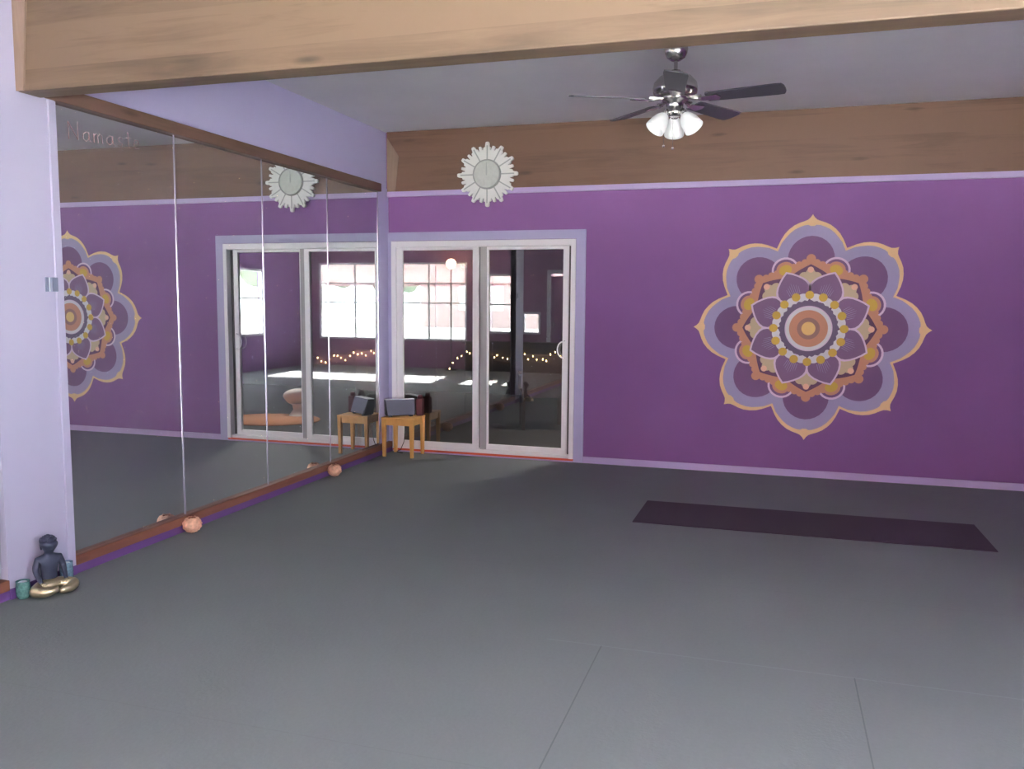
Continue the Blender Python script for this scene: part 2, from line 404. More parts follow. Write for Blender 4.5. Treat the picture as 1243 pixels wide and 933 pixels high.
q.build('groove', M['clockg'], ck)
q = MB(); RX = Matrix.Translation((0, 0, 0)) @ Matrix.Rotation(radians(90), 4, 'X')
q.lathe([(.001, .078), (.125, .078), (.125, .06), (.001, .06)], 48, T=RX, smooth=False); q.build('clock_face', M['clockf'], ck)
q = MB(); q.lathe([(.123, .06), (.123, .083), (.129, .086), (.134, .08), (.137, .06)], 48, T=RX); q.build('clock_rim', M['clockrim'], ck)
q = MB(); q.box((-.003, -.083, -.01), (.003, -.081, .105)); q.build('minute_hand', M['clockg'], ck)
q = MB(); q.box((-.005, -.0805, -.01), (.005, -.0785, .075)); q.build('hour_hand', M['clockg'], ck)
q = MB(); q.box((-.06, -.036, -.06), (.06, -.0225, .1)); q.build('backing', M['clockg'], ck)

# ------------------------------------------------------------------ mandala painted on the wall
mm = [mat('paint_cream', (238, 202, 150), .7), mat('paint_lilac', (166, 156, 192), .7), mat('paint_plum', (118, 82, 126), .7),
      mat('paint_pinkwhite', (226, 204, 224), .7), mat('paint_orange', (206, 148, 118), .7), mat('paint_maroon', (98, 60, 92), .7),
      mat('paint_sand', (206, 186, 152), .7), mat('paint_greyplum', (128, 96, 132), .7), mat('paint_mustard', (212, 176, 74), .7),
      mat('paint_white', (228, 226, 228), .7), mat('paint_slate', (104, 88, 116), .7), mat('paint_brown', (158, 118, 108), .7), mat('paint_yellow', (240, 206, 130), .7), mat('paint_peach', (240, 196, 168), .7)]
CR, LI, PL, PW, OR, MA, SA, GP, MU, WH, SL, BR, YE, PE = range(14)
q = MB(); RM = .945; cnt = [0]
def poly(pts, mi, lay):
    n = len(pts); cnt[0] += 1; lay = lay+(cnt[0] % 7)*.12; q.add([(x*RM, -.0005*lay-.0006, z*RM) for x, z in pts], [tuple(range(n))], mi)
def pol(r, a): return (r*sin(radians(a)), r*cos(radians(a)))
def circ(c, r, mi, lay, n=20, sx=1, ang=0):
    ca, sa = cos(radians(ang)), sin(radians(ang)); p = []
    for i in range(n):
        t = 2*pi*i/n; u, v = r*sx*cos(t), r*sin(t); p.append((c[0]+u*ca+v*sa, c[1]-u*sa+v*ca))
    poly(p, mi, lay)
prof = [(-22.5,.772),(-20.5,.80),(-18.4,.832),(-15.5,.872),(-12.6,.903),(-9.5,.929),(-6.5,.945),(-4,.955),(-2.2,.966),(-1,.985),(0,1.012),(1,.985),(2.2,.966),(4,.955),(6.5,.945),(9.5,.929),(12.6,.903),(15.5,.872),(18.4,.832),(20.5,.80)]
for off, mi, lay in ((0, CR, 1), (.037, LI, 2)):
    p = []
    for k in range(8):
        for a, r in prof:
            o = off*(1 if abs(a) > 3 else 1.25)*(1 if abs(a) < 18 else .75)
            if off and abs(a) < 2.1: r = .955
            p.append(pol(r-o, k*45+a))
    poly(p, mi, lay)
def loc(k, s, t):  # radial s, tangential t at angle k
    a = radians(k); return (s*sin(a)+t*cos(a), s*cos(a)-t*sin(a))
for k in range(8):
    a = k*45; p = []
    for i in range(28):
        t = 2*pi*i/28; p.append(loc(a, .618+.205*sin(t), .198*cos(t)*(1 if sin(t) > 0 else 1-.25*sin(t)**2)))
    poly(p, PL, 3)
for k in range(8):
    a = k*45+22.5
    circ(pol(.565, a), .112, PW, 4, 24, 1.05, a); circ(pol(.563, a), .095, PL, 5, 24, 1.05, a)
for k in range(8):
    a = k*45; circ(pol(.622, a), .040, OR, 6); 
    for s in (-1, 1): circ(loc(a, .585, s*.05), .032, OR, 6); circ(loc(a, .568, s*.098), .03, OR, 6); circ(loc(a, .55, s*.145), .028, OR, 6)
p = []; p2 = []
for k in range(8):
    for j in range(16):
        f = j/16; a = k*45+f*45; w = abs(f-.5)*2
        base = (cos(radians(22.5))/cos(radians(22.5-abs(f*45-22.5)*1)))
        r = .530+.062*w**1.3+.010*abs(sin(f*pi*6)); p.append(pol(r, a)); p2.append(pol(.492+.080*w**1.3, a))
poly(p, OR, 7); 
for k in range(8): circ(pol(.578, k*45+22.5), .058, OR, 8, 20, 1.25, k*45+22.5); circ(pol(.562, k*45+22.5), .045, MU, 9, 20, 1.25, k*45+22.5)
poly(p2, MA, 10)
for k in range(8):
    a = k*45
    circ(pol(.435, a), .062, SA, 11)
    for s in (-1, 1): circ(loc(a, .458, s*.052), .046, SA, 11)
    circ(pol(.492, a), .042, SA, 11); circ(pol(.524, a), .027, PE, 12)
def petal(a, sc, mi, lay):
    half = [(.545,0),(.515,.045),(.48,.085),(.44,.122),(.40,.146),(.36,.156),(.32,.148),(.28,.12),(.25,.08)]
    c0 = .40; pts = []
    for s, t in half: pts.append((c0+(s-c0)*sc[0], t*sc[1]))
    pts += [(s, -t) for s, t in pts[:0:-1]]
    poly([loc(a, s, t) for s, t in pts], mi, lay)
for k in range(8): petal(k*45+22.5, (1.0, 1.0), PW, 13)
for k in range(8): petal(k*45+22.5, (.87, .87), GP, 14)
for k in range(8):   # fine brush strokes fanning in each inner petal
    for j in range(-3, 4):
        a = k*45+22.5+j*2.6; t = .0022
        poly([loc(a, .33, -t), loc(a, .43-.012*abs(j), -t*.4), loc(a, .43-.012*abs(j), t*.4), loc(a, .33, t)], LI, 15)
for k in range(16):
    circ(pol(.276, k*22.5+11.25), .041, WH, 16, 16, 1.25, k*22.5+11.25)
for k in range(16): circ(pol(.300, k*22.5), .037, MU, 17)
p = [pol(.250+.006*sin(radians(a*30)), a) for a in range(0, 360, 3)]
poly(p, SL, 18)
circ((0,0), .203, PW, 19, 60); circ((0,0), .195, WH, 20, 60); circ((0,0), .165, OR, 21, 48); circ((0,0), .097, BR, 22, 40); circ((0,0), .06, YE, 23, 32)
man = q.build('mandala_mural', mm, None, loc=(3.896, 0, 1.277)); tag(man, 'large round eight petalled mandala painted in lilac, orange and cream on the purple wall', 'mural')

# ------------------------------------------------------------------ ceiling fan
fan = empty('ceiling_fan', (2.97, -2.085, 0)); tag(fan, 'brushed nickel ceiling fan with five dark blades and three white glass shades', 'ceiling fan')
q = MB(); q.lathe([(.001, H), (.07, H), (.074, 3.07), (.070, 3.045), (.056, 3.018), (.03, 3.0), (.001, 2.997)], 32); q.build('canopy', M['metal'], fan)
q = MB(); q.lathe([(.012, 3.005), (.012, 2.92)], 16); q.lathe([(.001, 2.945), (.03, 2.94), (.03, 2.915), (.001, 2.915)], 20); q.build('downrod', M['metal'], fan)
q = MB(); q.lathe([(.001, 2.925), (.06, 2.922), (.10, 2.90), (.132, 2.865), (.14, 2.83), (.136, 2.80), (.11, 2.785), (.001, 2.783)], 40); q.build('motor_housing', M['metal'], fan)
q = MB(); q.lathe([(.001, 2.785), (.085, 2.784), (.09, 2.77), (.08, 2.752), (.055, 2.745), (.05, 2.70), (.058, 2.69), (.05, 2.665), (.02, 2.655), (.001, 2.655)], 32); q.build('switch_housing', M['metal'], fan)
def blade_mesh():
    q = MB(); n = 10; top = []; pts = []
    for i in range(n+1):
        f = i/n; x = .205+f*.455; w = .058+.014*f
        if f > .93: w *= .93
        pts.append((x, w))
    outline = [(.2, -.045)] + [(x, -w) for x, w in pts] + [(.668, -.052), (.674, -.035), (.676, 0), (.674, .035), (.668, .052)] + [(x, w) for x, w in reversed(pts)] + [(.2, .045)]
    m = len(outline); t = .004
    q.add([(x, y, t) for x, y in outline]+[(x, y, -t) for x, y in outline], [tuple(range(m)), tuple(range(2*m-1, m-1, -1))]+[(i, m+i, m+(i+1) % m, (i+1) % m) for i in range(m)])
    return q
for k in range(5):
    a = radians(-83.3+72*k)
    b = blade_mesh().build('blade', M['blade'], fan, loc=(0, 0, 2.76)); b.rotation_euler = (radians(-12), 0, a)
    q = MB(); q.box((.07, -.016, .004), (.17, .016, .012)); q.prism([(.16, 0), (.27, 0)], 0, 0) if False else None
    q.add([(.15,-.018,-.005),(.27,-.04,-.005),(.29,0,-.005),(.27,.04,-.005),(.15,.018,-.005),(.15,-.018,-.012),(.27,-.04,-.012),(.29,0,-.012),(.27,.04,-.012),(.15,.018,-.012)],
          [(0,1,2,3,4),(9,8,7,6,5),(0,5,6,1),(1,6,7,2),(2,7,8,3),(3,8,9,4),(4,9,5,0)])
    q.tube([(.07, 0, .012), (.12, 0, .002), (.17, 0, -.008)], .011, 8)
    q.build('blade_arm', M['metal'], b)
for k, az in enumerate((-83.3+62, -83.3-62, -83.3+180)):
    T = Matrix.Rotation(radians(az), 4, 'Z') @ Matrix.Translation((.045, 0, 2.69)) @ Matrix.Rotation(radians(-38), 4, 'Y')
    q = MB(); q.lathe([(.001, .0), (.022, 0), (.024, -.03), (.02, -.04)], 20, T=T); ar = q.build('shade_holder', M['metal'], fan)
    q = MB(); q.lathe([(.020, -.032), (.032, -.042), (.046, -.065), (.056, -.095), (.061, -.125), (.064, -.150), (.061, -.150), (.057, -.12), (.050, -.09), (.04, -.06), (.018, -.04)], 28, T=T); q.build('glass_shade', M['shade'], fan)
for (x, y, z0) in ((-.058, -.05, 2.47), (.0, -.07, 2.45)):
    q = MB(); q.tube([(x, y, 2.70), (x, y, z0)], .0015, 6); q.ball((x, y, z0), .009, 8); q.build('pull_chain', M['metal'], fan)

# ------------------------------------------------------------------ yoga mat
def corner_box(name, cs, z0, z1, m):
    q = MB(); q.add([(x, y, z0) for x, y in cs]+[(x, y, z1) for x, y in cs], [(3,2,1,0),(4,5,6,7),(0,1,5,4),(1,2,6,5),(2,3,7,6),(3,0,4,7)]); return q.build(name, m, bevel=.002)
ym = corner_box('yoga_mat', [(2.742, -1.985), (4.965, -1.975), (4.965, -1.318), (2.752, -1.335)], 0, .006, M['mat'])
tag(ym, 'long dark plum yoga mat lying flat on the grey floor below the mandala', 'yoga mat')

# ------------------------------------------------------------------ stool with its things
st = empty('stool', (.235, -.195, 0)); tag(st, 'small light pine stool with straight legs standing in the corner before the glass door', 'stool')
hx, hy, ht = .165, .15, .38
q = MB(); q.box((-hx, -hy, ht-.022), (hx, hy, ht)); q.build('seat', M['pine'], st, bevel=.004)
for sx in (-1, 1):
    for sy in (-1, 1):
        q = MB(); q.frustum((sx*(hx-.022), sy*(hy-.022)), .014, .014, 0, ht-.022, .02, .02); q.build('leg', M['pine'], st, bevel=.002)
for sy in (-1, 1):
    q = MB(); q.box((-hx+.042, sy*(hy-.022)-.008, ht-.075), (hx-.042, sy*(hy-.022)+.008, ht-.022)); q.build('apron', M['pine'], st)
for sx in (-1, 1):
    q = MB(); q.box((sx*(hx-.022)-.008, -hy+.042, ht-.075), (sx*(hx-.022)+.008, hy-.042, ht-.022)); q.build('apron', M['pine'], st)

sk = empty('speaker', (.205, -.205, ht), radians(36)); tag(sk, 'grey fronted wedge speaker leaning back on the pine stool', 'speaker')
q = MB(); w = .142
def yz(prof2, x0, x1, q, mi=0, tap=1.0):
    n = len(prof2)
    q.add([(x0, y, z) for y, z in prof2]+[(x1, y, z) for y, z in prof2], [tuple(range(n)), tuple(range(2*n-1, n-1, -1))]+[(i, n+i, n+(i+1) % n, (i+1) % n) for i in range(n)], mi)
yz([(-.05, .012), (.055, .012), (.07, .155), (.0, .16)], -w, w, q); q.build('body', M['black'], sk, bevel=.006)
q = MB(); q.add([(-.128, -.056, .018), (.128, -.056, .018), (.141, -.006, .158), (-.141, -.006, .158), (-.128, -.05, .016), (.128, -.05, .016), (.141, 0, .156), (-.141, 0, .156)],
    [(0,1,2,3),(7,6,5,4),(0,4,5,1),(1,5,6,2),(2,6,7,3),(3,7,4,0)]); q.build('grille', M['grey_fabric'], sk)
q = MB(); q.box((-.14, .0, .159), (.14, .066, .163)); q.build('top_panel', M['silver'], sk)
for x in (-.1, .1):
    q = MB(); q.box((x-.015, -.045, 0), (x+.015, .05, .012)); q.build('foot', M['black'], sk)
cn = empty('gift_canister', (.362, -.085, ht), radians(10)); tag(cn, 'maroon upright canister standing beside the speaker on the pine stool', 'canister')
q = MB(); q.box((-.034, -.034, 0), (.034, .034, .165)); q.build('body', M['maroon'], cn, bevel=.008)
q = MB(); q.lathe([(.001, .165), (.026, .165), (.026, .19), (.018, .2), (.001, .2)], 20); q.build('lid', M['maroon'], cn)
q = MB(); q.tube([(.19, -.045, .37), (.185, -.034, .25), (.165, -.033, .1), (.13, -.035, .02), (.10, -.05, .006), (.12, -.10, .005), (.19, -.12, .005)], .0035, 8)
tag(q.build('power_cable', M['black']), 'thin black cable hanging behind the pine stool to the floor', 'cable')

# ------------------------------------------------------------------ stone tealight holders
def holder():
    q = MB(); n, m = 28, 16; R = .057; vs = []
    rnd = random.Random(3)
    for j in range(m+1):
        th = pi*(.16+.84*j/m)
        for i in range(n):
            ph = 2*pi*i/n
            lump = 1+.05*sin(5*ph+3*j*.5)+.04*sin(9*ph-j)+rnd.uniform(-.022, .022)
            r = R*lump; vs.append((r*sin(th)*cos(ph)*1.02, r*sin(th)*sin(ph)*1.02, .052+.052*cos(th)*lump))
    z = min(v[2] for v in vs); vs = [(a, b, max(c-z, 0)) for a, b, c in vs]
    fs = [(j*n+i, j*n+(i+1) % n, (j+1)*n+(i+1) % n, (j+1)*n+i) for j in range(m) for i in range(n)]
    q.add(vs, fs, 0, True); return q, z
hd = empty('candle_holder', (.098, -3.15, 0))
q, _z = holder(); q.build('stone_body', M['stone'], hd)
q = MB(); q.lathe([(.03, .096), (.024, .092), (.022, .07), (.001, .069)], 20); q.build('hollow', M['stonein'], hd)
tag(hd, 'round peach stone tealight holder at the mirror joint nearer the statue', 'candle holder', 'stone tealight holders on the floor by the mirrors')
h2 = copy_tree(hd); h2.location = (.098, -1.30, 0); h2.rotation_euler = (0, 0, 1.4)
tag(h2, 'peach stone tealight holder by the mirror ledge close to the pine stool', 'candle holder', 'stone tealight holders on the floor by the mirrors')

# ------------------------------------------------------------------ bracket on the pilaster
wb = empty('wall_bracket', (.03, -4.105, 1.563)); tag(wb, 'small slate grey square bracket clipped on the pale pilaster edge', 'bracket')
q = MB(); q.box((0, -.045, -.037), (.010, .045, .037)); q.build('base_plate', M['slate'], wb, bevel=.002)
q = MB(); q.box((.010, -.022, -.037), (.024, .018, .037)); q.build('clip_body', M['slate'], wb, bevel=.003)
q = MB(); q.box((.0105, -.029, -.036), (.0125, -.0235, .036)); q.build('edge_line', M['silver'], wb)
q = MB(); q.box((.0125, .0225, -.036), (.015, .0635, .036)); q.build('clear_tab', M['lav_pale'], wb)

# ------------------------------------------------------------------ seated statue
def skin_obj(name, pts, edges, radii, m, parent, root=0, sub=2):
    me = bpy.data.meshes.new(name); me.from_pydata(pts, edges, []); me.materials.append(m)
    o = bpy.data.objects.new(name, me); COL.objects.link(o); o.parent = parent
    o.modifiers.new('skin', 'SKIN')
    for i, sv in enumerate(me.skin_vertices[0].data):
        r = radii[i]; sv.radius = r if isinstance(r, tuple) else (r, r); sv.use_root = (i == root)
    o.modifiers['skin'].use_smooth_shade = True
    s = o.modifiers.new('sub', 'SUBSURF'); s.levels = sub; s.render_levels = sub
    return o
bd = empty('buddha_statue', (.130, -4.300, 0), radians(68)); tag(bd, 'small seated cross legged statue, dark bronze with gold robe, at the foot of the pilaster', 'statue')
# local: faces -y, x = its left hand side; 0.29 tall
P_ = [(0,.012,.045),(0,.012,.09),(0,.01,.135),(0,.008,.172),(0,.006,.196),(0,.0,.213),   # 0-5 pelvis..neck
      (0,-.002,.245),(0,.002,.272),                                                       # 6 head, 7 crown
      (.052,.010,.172),(.068,.006,.125),(.062,-.030,.082),(.052,-.062,.070),              # 8-11 left arm
      (-.052,.010,.172),(-.068,.006,.125),(-.066,-.030,.085),(-.062,-.058,.068)]          # 12-15 right arm
E_ = [(0,1),(1,2),(2,3),(3,4),(4,5),(5,6),(6,7),(3,8),(8,9),(9,10),(10,11),(3,12),(12,13),(13,14),(14,15)]
R_ = [(.05,.034),(.040,.028),(.046,.031),(.046,.028),(.020,.018),(.022,.022),(.052,.054),(.038,.038),(.021,.02),.016,.012,.010,(.021,.02),.016,.012,.010]
skin_obj('body', P_, E_, R_, M['statue'], bd)
# face and ears
q = MB(); q.add([(0,-.052,.238),(-.007,-.038,.235),(.007,-.038,.235),(0,-.037,.254)], [(0,1,2),(0,3,1),(0,2,3)], 0, True)
q.build('nose', M['statue'], bd)
for sx in (-1, 1):
    q = MB(); q.ball((sx*.012, -.0345, .250), .006, 6, sc=(1.2,.5,.55)); q.build('eyelid', M['statue'], bd)
    q = MB(); q.ball((sx*.036, .002, .240), .013, 6, sc=(.4,.6,1.3)); q.build('ear', M['statue'], bd)
q = MB(); q.ball((0, -.0355, .229), .007, 6, sc=(1.4,.5,.4)); q.build('lips', M['statue'], bd)
q = MB(); q.ball((0, .008, .262), .040, 10, sc=(1,1.0,.74)); q.ball((0, .008, .288), .011, 8)
rr = random.Random(2)
for i in range(70):
    a = rr.uniform(0, 2*pi); e = rr.uniform(.05, 1.35)
    q.ball((.039*cos(a)*cos(e), .008+.039*sin(a)*cos(e), .262+.029*sin(e)), .0048, 4)
q.build('hair', M['statue'], bd)
# gold robe: crossed legs and a fold over the belly
L_ = [(0,.012,.040),(.055,-.01,.036),(.104,-.050,.032),(.056,-.090,.026),(.0,-.094,.022),
      (-.055,-.01,.036),(-.104,-.050,.032),(-.056,-.096,.028),(.004,-.105,.04)]
skin_obj('robe', L_, [(0,1),(1,2),(2,3),(3,4),(0,5),(5,6),(6,7),(7,8)], [(.045,.036),.034,.029,.024,.014,.034,.029,.023,.013], M['gold'], bd)
for hx_, hy_ in ((.052, -.062), (-.062, -.058)):   # five fingers resting on each knee
    q = MB(); sg = 1 if hx_ > 0 else -1; q.ball((hx_, hy_-.008, .068), .011, 6, sc=(1, 1.2, .6))
    for k, ln in zip(range(-2, 2), (.022, .028, .030, .025)):
        q.tube([(hx_+sg*k*.0048, hy_-.006, .070), (hx_+sg*k*.0058, hy_-.018, .066), (hx_+sg*k*.006, hy_-ln, .058)], [.0038, .0034, .0026], 6)
    q.tube([(hx_-sg*.006, hy_-.002, .069), (hx_-sg*.018, hy_-.010, .064), (hx_-sg*.021, hy_-.018, .060)], [.0038, .0036, .003], 6)
    q.build('hand', M['gold'], bd)

def jar(name, loc, r, h, m, label, cat):
    e = empty(name, loc)
    q = MB(); q.lathe([(.001, 0), (r*.72, 0), (r*.95, h*.2), (r, h*.55), (r*.93, h*.9), (r*.97, h), (r*.88, h), (r*.84, h*.86), (.001, h*.84)], 28); q.build('glass_cup', m, e)
    q = MB(); q.lathe([(.001, h*.97), (r*.5, h*.97), (r*.84, h*.88)], 20); q.build('wax', M['silver'], e)
    return tag(e, label, cat)
jar('tealight_jar', (.078, -4.418, 0), .033, .088, M['teal'], 'teal crackled glass tealight jar on the floor at the left of the statue', 'candle jar')
jar('tealight_cup', (.098, -4.165, .0), .034, .112, M['bluejar'], 'slim blue silver glass cup standing behind the knee of the statue', 'candle cup')

# ------------------------------------------------------------------ street side of the room (seen in the mirrors and door glass)
def window(name, hole, axis, t, cols, transom, label):
    u0, u1, z0, z1 = hole; w = empty(name); tag(w, label, 'window', kind='structure')
    def b(q, a0, a1, c0, c1, d0=.0, d1=.08):
        if axis == 0: q.box((a0, t-d1, c0), (a1, t-d0, c1))
        else: q.box((t+d0, a0, c0), (t+d1, a1, c1))
    q = MB(); f = .045
    b(q, u0, u0+f, z0, z1); b(q, u1-f, u1, z0, z1); b(q, u0+f, u1-f, z0, z0+f); b(q, u0+f, u1-f, z1-f, z1)
    q.build('window_frame', M['white'], w)
    q = MB()
    for k in range(1, cols):
        u = u0+(u1-u0)*k/cols; b(q, u-.02, u+.02, z0+f, z1-f, .02, .06)
    for z in transom: b(q, u0+f, u1-f, z-.015, z+.015, .02, .06)
    if cols > 1 or transom: q.build('mullion', M['white'], w)
    q = MB(); yy = t-.04 if axis == 0 else t+.04
    q.add([(u0+f, yy, z0+f), (u1-f, yy, z0+f), (u1-f, yy, z1-f), (u0+f, yy, z1-f)] if axis == 0 else [(yy, u0+f, z0+f), (yy, u1-f, z0+f), (yy, u1-f, z1-f), (yy, u0+f, z1-f)], [(0,1,2,3)])
    q.build('pane', M['wglass'], w)
window('window_1', WA, 0, YF, 4, [1.42, 1.85], 'wide white framed street window seen only in reflections')
window('window_2', WB, 0, YF, 1, [1.4], 'narrow street window left of the wide one')
window('window_3', WC, 0, YF, 1, [], 'small low street window')
window('window_4', RW, 1, XR, 2, [1.5], 'side window in the right wall')
d2 = empty('door_2'); tag(d2, 'purple street door with white frame', 'door', kind='structure')
q = MB(); q.box((.13, YF-.08, 0), (.87, YF-.03, 2.0)); q.build('door_leaf', M['frontwall'], d2)
q = MB(); q.box((.04, YF, 0), (.12, YF+.02, 2.13)); q.box((.88, YF, 0), (.96, YF+.02, 2.13)); q.box((.12, YF, 2.05), (.88, YF+.02, 2.13)); q.build('door_frame', M['white'], d2)
q = MB(); q.ball((.8, YF+.01, 1.0), .03, 8); q.build('door_handle', M['metal'], d2)

bn = empty('bench', (1.6, YF+.24, 0)); tag(bn, 'low dark brown storage bench under the street windows', 'bench')
q = MB(); q.box((-1.25, -.2, .58), (1.05, .2, .62)); q.build('bench_top', M['dkbrown'], bn, bevel=.005)
q = MB(); q.box((-1.22, -.18, .0), (1.02, .17, .58)); q.build('bench_body', M['dkbrown'], bn)

def lights_string(pts, n, label, lo):
    r = empty('string_lights', pts[0]); o = Vector(pts[0])
    q = MB(); q.tube([Vector(p)-o for p in pts], .004, 6); q.build('wire', M['wire'], r)
    rn = random.Random(lo)
    for i in range(n):
        f = (i+.5)/n*(len(pts)-1); k = int(f); f -= k
        p = Vector(pts[k]).lerp(Vector(pts[min(k+1, len(pts)-1)]), f)-o
        q = MB(); q.ball((0,0,0), .013, 6, sc=(1,1,1.6)); q.build('bulb', M['bulb'], r, loc=(p.x+rn.uniform(-.02, .02), p.y+.01, p.z-.03-rn.uniform(0, .11)))
    tag(r, label, 'string lights', 'warm fairy lights along the street wall')
pts = []
for i in range(41):
    f = i/40; pts.append((3.0-f*2.6, YF+.46, (.16+.36*min(1, f*5) if f < .2 else .52)-.16*abs(sin(f*pi*3.3))*(f > .2)-.05*sin(f*40)))
lights_string(pts, 27, 'warm fairy lights swagged along the front of the dark bench', 1)
pts = [(4.85+f/14*1.55, YF+.03, .46-.26*(f/14)-.07*abs(sin(f/14*pi*3))) for f in range(15)]
lights_string(pts, 15, 'warm fairy lights drooping under the wide street window', 2)

fl = empty('floor_lamp', (2.95, YF+.35, 0)); tag(fl, 'tall grey floor lamp with a glowing round globe by the street window', 'floor lamp')
q = MB(); q.lathe([(.001, 0), (.15, 0), (.15, .02), (.02, .035)], 24); q.build('base', M['black'], fl)
q = MB(); q.lathe([(.015, .03), (.015, 2.15)], 12); q.build('pole', M['metal_dark'], fl)
q = MB(); q.ball((0, 0, 2.25), .11, 12); q.build('globe', M['lampglow'], fl)

cu = MB(); n = 24
vs = [(XR-.04-.025*(i % 2), -5.95-.32*i/n, z) for i in range(n+1) for z in (.25, 2.2)]
cu.add(vs, [(2*i, 2*i+2, 2*i+3, 2*i+1) for i in range(n)], 0, True)
tag(cu.build('curtain', M['curtain']), 'pale teal curtain beside the right hand window', 'curtain')

# outdoors
q = MB(); q.box((-40, -60, -.2), (50, YF-.14, -.1)); struct('ground', q, M['conc'], 'sunlit pale paving outside the street windows', 'ground')
aw = empty('awning', (3.9, YF-.14, 0)); tag(aw, 'brown awning over the street windows, shaped to trim the sun patch', 'awning')  # added awning, sized to block upper sun and shorten the floor patch
q = MB(); q.add([(-3.4, 0, 2.62), (3.4, 0, 2.62), (3.4, -1.9, 1.92), (-3.4, -1.9, 1.92), (-3.4, 0, 2.58), (3.4, 0, 2.58), (3.4, -1.9, 1.88), (-3.4, -1.9, 1.88)], [(0,1,2,3),(7,6,5,4),(0,4,5,1),(1,5,6,2),(2,6,7,3),(3,7,4,0)]); q.build('canopy', M['bldg'], aw)
q = MB(); q.box((-3.4, -1.92, 1.82), (3.4, -1.9, 1.92)); q.build('valance', M['bldg'], aw)
bl = empty('building', (4, -38, -.1)); tag(bl, 'brown stucco building across the street', 'building')
q = MB(); q.box((-18, -4, 0), (12, 0, 6)); q.build('wall', M['bldg'], bl)
q = MB(); q.box((-18.3, -4.3, 6), (12.3, .4, 6.4)); q.build('roof', M['conc'], bl)
for k in range(6):
    q = MB(); q.box((-16+k*4.6, 0, 1), (-13.4+k*4.6, .05, 3)); q.build('window', M['white'], bl)
for i, (x, y, s) in enumerate([(0.5, -22, 1.0), (11.5, -24, 1.0), (16, -19, 1.0)]):
    t = empty('tree', (x, y, -.1))
    q = MB(); q.tube([(0,0,0), (.1,0,1.2*s), (-.1,.1,2.4*s)], [.16, .12, .08], 10); q.tube([(.05,0,1.2*s), (.8,0,2.6*s)], [.08, .04], 8); q.tube([(.05,0,1.4*s), (-.9,0,2.8*s)], [.08, .04], 8); q.build('trunk', M['bark'], t)
    q = MB(); rn = random.Random(i)
    for k in range(26):
        q.ball((rn.uniform(-1.6, 1.6)*s, rn.uniform(-1, 1)*s, (2.2+rn.uniform(0, 2.2))*s), rn.uniform(.35, .7)*s, 5)
    q.build('foliage', M['leaf'], t)
    tag(t, ['leafy tree left of the street door', 'tall leafy tree facing the wide street window', 'leafy tree beyond the side window'][i], 'tree')

# ------------------------------------------------------------------ dim room behind the sliding door
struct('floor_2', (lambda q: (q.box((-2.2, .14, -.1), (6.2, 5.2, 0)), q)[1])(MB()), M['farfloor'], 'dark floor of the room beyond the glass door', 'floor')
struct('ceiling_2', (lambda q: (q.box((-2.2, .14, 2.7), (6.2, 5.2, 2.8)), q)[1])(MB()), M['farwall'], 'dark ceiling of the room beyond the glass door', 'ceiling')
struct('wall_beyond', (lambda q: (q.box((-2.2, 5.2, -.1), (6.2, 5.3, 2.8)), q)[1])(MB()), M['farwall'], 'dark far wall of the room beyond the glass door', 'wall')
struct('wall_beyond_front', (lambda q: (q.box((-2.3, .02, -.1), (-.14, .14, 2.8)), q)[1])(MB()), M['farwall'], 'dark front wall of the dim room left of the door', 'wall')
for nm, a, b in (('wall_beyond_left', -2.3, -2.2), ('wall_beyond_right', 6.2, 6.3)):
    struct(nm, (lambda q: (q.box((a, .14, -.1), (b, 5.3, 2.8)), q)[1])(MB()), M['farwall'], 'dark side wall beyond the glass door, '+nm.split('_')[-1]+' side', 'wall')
q = MB(); q.lathe([(.001, .0), (.62, 0), (.62, .012), (.001, .012)], 48, T=Matrix.Diagonal((1, .8, 1, 1))); 
tag(q.build('rug', M['rug'], loc=(2.3, 1.45, 0)), 'round tan rug beyond the glass door, seen in the mirror', 'rug')
pc = empty('papasan_chair', (2.16, 1.86, .013), radians(150)); tag(pc, 'small cream wicker papasan chair beyond the glass door, seen in the mirror', 'chair')
T = Matrix.Translation((0, 0, .34)) @ Matrix.Rotation(radians(35), 4, 'X')
q = MB(); q.lathe([(.001, -.10), (.14, -.08), (.25, -.02), (.31, .07), (.30, .08), (.24, .0), (.13, -.05), (.001, -.06)], 32, T=T); q.build('bowl', M['cream'], pc)
q = MB(); q.lathe([(.001, -.05), (.13, -.04), (.24, .02), (.29, .08), (.24, .09), (.12, .04), (.001, .03)], 32, T=T); q.build('cushion', M['cream'], pc)
q = MB(); q.lathe([(.2, 0), (.19, .02), (.11, .12), (.13, .22), (.15, .25), (.13, .24), (.09, .12), (.17, 0)], 28); q.build('base', M['cream'], pc)
pc.scale = (.62, .62, .62)
ch = empty('armchair', (1.02, 2.0, 0), radians(200)); tag(ch, 'dark wooden armchair barely visible beyond the right glass panel', 'armchair')
q = MB(); q.box((-.25, -.25, .38), (.25, .25, .44)); q.build('seat', M['dkbrown'], ch)
q = MB(); q.box((-.25, .21, .44), (.25, .25, .88)); q.build('backrest', M['dkbrown'], ch)
for sx in (-1, 1):
    q = MB(); q.box((sx*.25-.025, -.24, .62), (sx*.25+.025, .22, .65)); q.box((sx*.25-.02, -.24, .44), (sx*.25+.02, -.2, .62)); q.build('armrest', M['dkbrown'], ch)
    for sy in (-1, 1):
        q = MB(); q.box((sx*.23-.02, sy*.23-.02, 0), (sx*.23+.02, sy*.23+.02, .38)); q.build('leg', M['dkbrown'], ch)

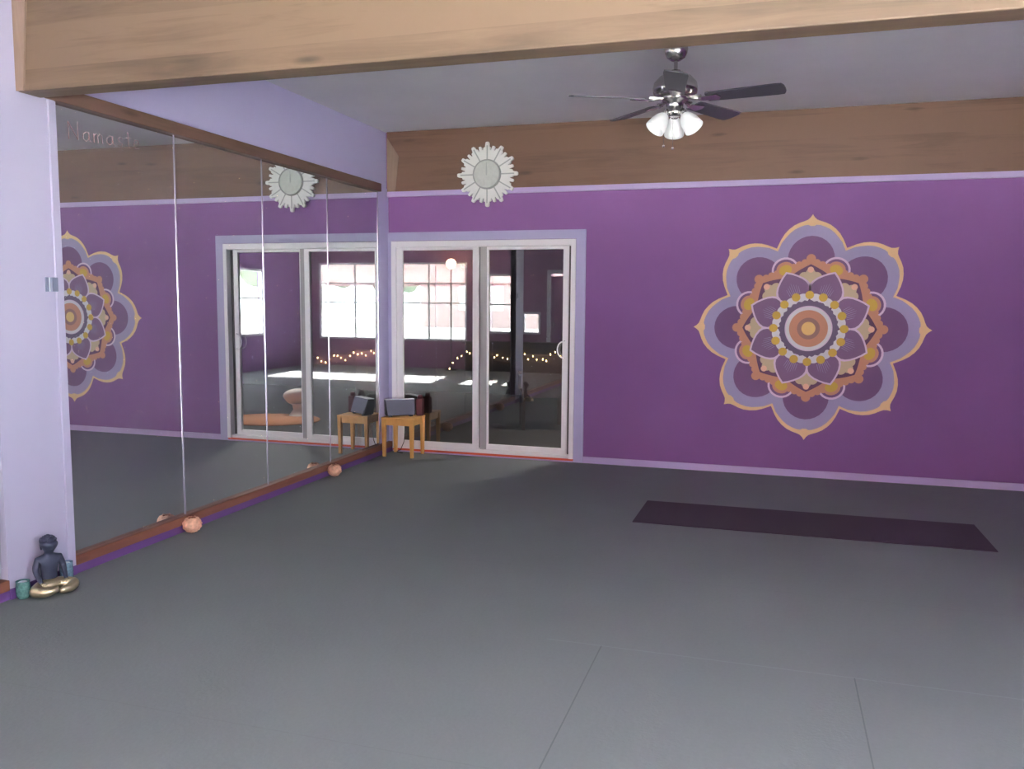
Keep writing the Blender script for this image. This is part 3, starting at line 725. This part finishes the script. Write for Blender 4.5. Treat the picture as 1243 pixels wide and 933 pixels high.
# ------------------------------------------------------------------ light
w = bpy.data.worlds.new('sky'); S.world = w; w.use_nodes = True
bgn = w.node_tree.nodes['Background']; bgn.inputs['Color'].default_value = (.86, .94, 1.0, 1); bgn.inputs['Strength'].default_value = 30
sun = bpy.data.lights.new('sun', 'SUN'); sun.energy = 480; sun.angle = radians(.6); sun.color = (1, .96, .9)
so = bpy.data.objects.new('sun', sun); COL.objects.link(so); so.location = (4, -20, 12)
so.rotation_euler = Vector((-.16, 1, -.35)).to_track_quat('-Z', 'Y').to_euler()
def portal(name, loc, size, direction):
    l = bpy.data.lights.new(name, 'AREA'); l.shape = 'RECTANGLE'; l.size, l.size_y = size; l.cycles.is_portal = True
    o = bpy.data.objects.new(name, l); COL.objects.link(o); o.location = loc; o.rotation_euler = Vector(direction).to_track_quat('-Z', 'Z').to_euler(); return o
for nm, h in (('a', WA), ('b', WB), ('c', WC)):
    portal('daylight_portal_'+nm, ((h[0]+h[1])/2, YF-.12, (h[2]+h[3])/2), (h[1]-h[0], h[3]-h[2]), (0, 1, 0))
portal('daylight_portal_d', (XR+.12, (RW[0]+RW[1])/2, (RW[2]+RW[3])/2), (RW[1]-RW[0], RW[3]-RW[2]), (-1, 0, 0))
def area(name, loc, size, e, direction, col=(1, 1, 1)):
    l = bpy.data.lights.new(name, 'AREA'); l.shape = 'RECTANGLE'; l.size, l.size_y = size; l.energy = e; l.color = col
    o = bpy.data.objects.new(name, l); COL.objects.link(o); o.location = loc; o.rotation_euler = Vector(direction).to_track_quat('-Z', 'Y').to_euler(); return o
area('room_beyond_fill', (2.2, 1.5, 2.6), (.5, .5), 90, (0, 0, -1), (1, .96, .9))  # added fill without a fixture, brightens the rug and wicker chair

# ------------------------------------------------------------------ camera
cam = bpy.data.cameras.new('camera'); co = bpy.data.objects.new('camera', cam); COL.objects.link(co); S.camera = co
cam.sensor_fit = 'HORIZONTAL'; cam.sensor_width = 36; cam.lens = 1029.826/1243*36; cam.clip_start = .05; cam.clip_end = 200
yaw, pitch, roll = radians(17.109), radians(5.684), radians(.408)
fw = Vector((-sin(yaw)*cos(pitch), cos(yaw)*cos(pitch), -sin(pitch))); r0 = Vector((cos(yaw), sin(yaw), 0)); u0 = r0.cross(fw)
r = r0*cos(roll)+u0*sin(roll); u = -r0*sin(roll)+u0*cos(roll)
Mx = Matrix((r, u, -fw)).transposed().to_4x4(); Mx.translation = (3.618, -7.636, 1.5); co.matrix_world = Mx

S.view_settings.view_transform = 'Standard'; S.view_settings.look = 'None'; S.view_settings.exposure = 0.52
S.cycles.max_bounces = 14; S.cycles.glossy_bounces = 8; S.cycles.diffuse_bounces = 6; S.cycles.transparent_max_bounces = 12
S.cycles.sample_clamp_indirect = 25; S.cycles.use_denoising = True; S.cycles.caustics_reflective = False
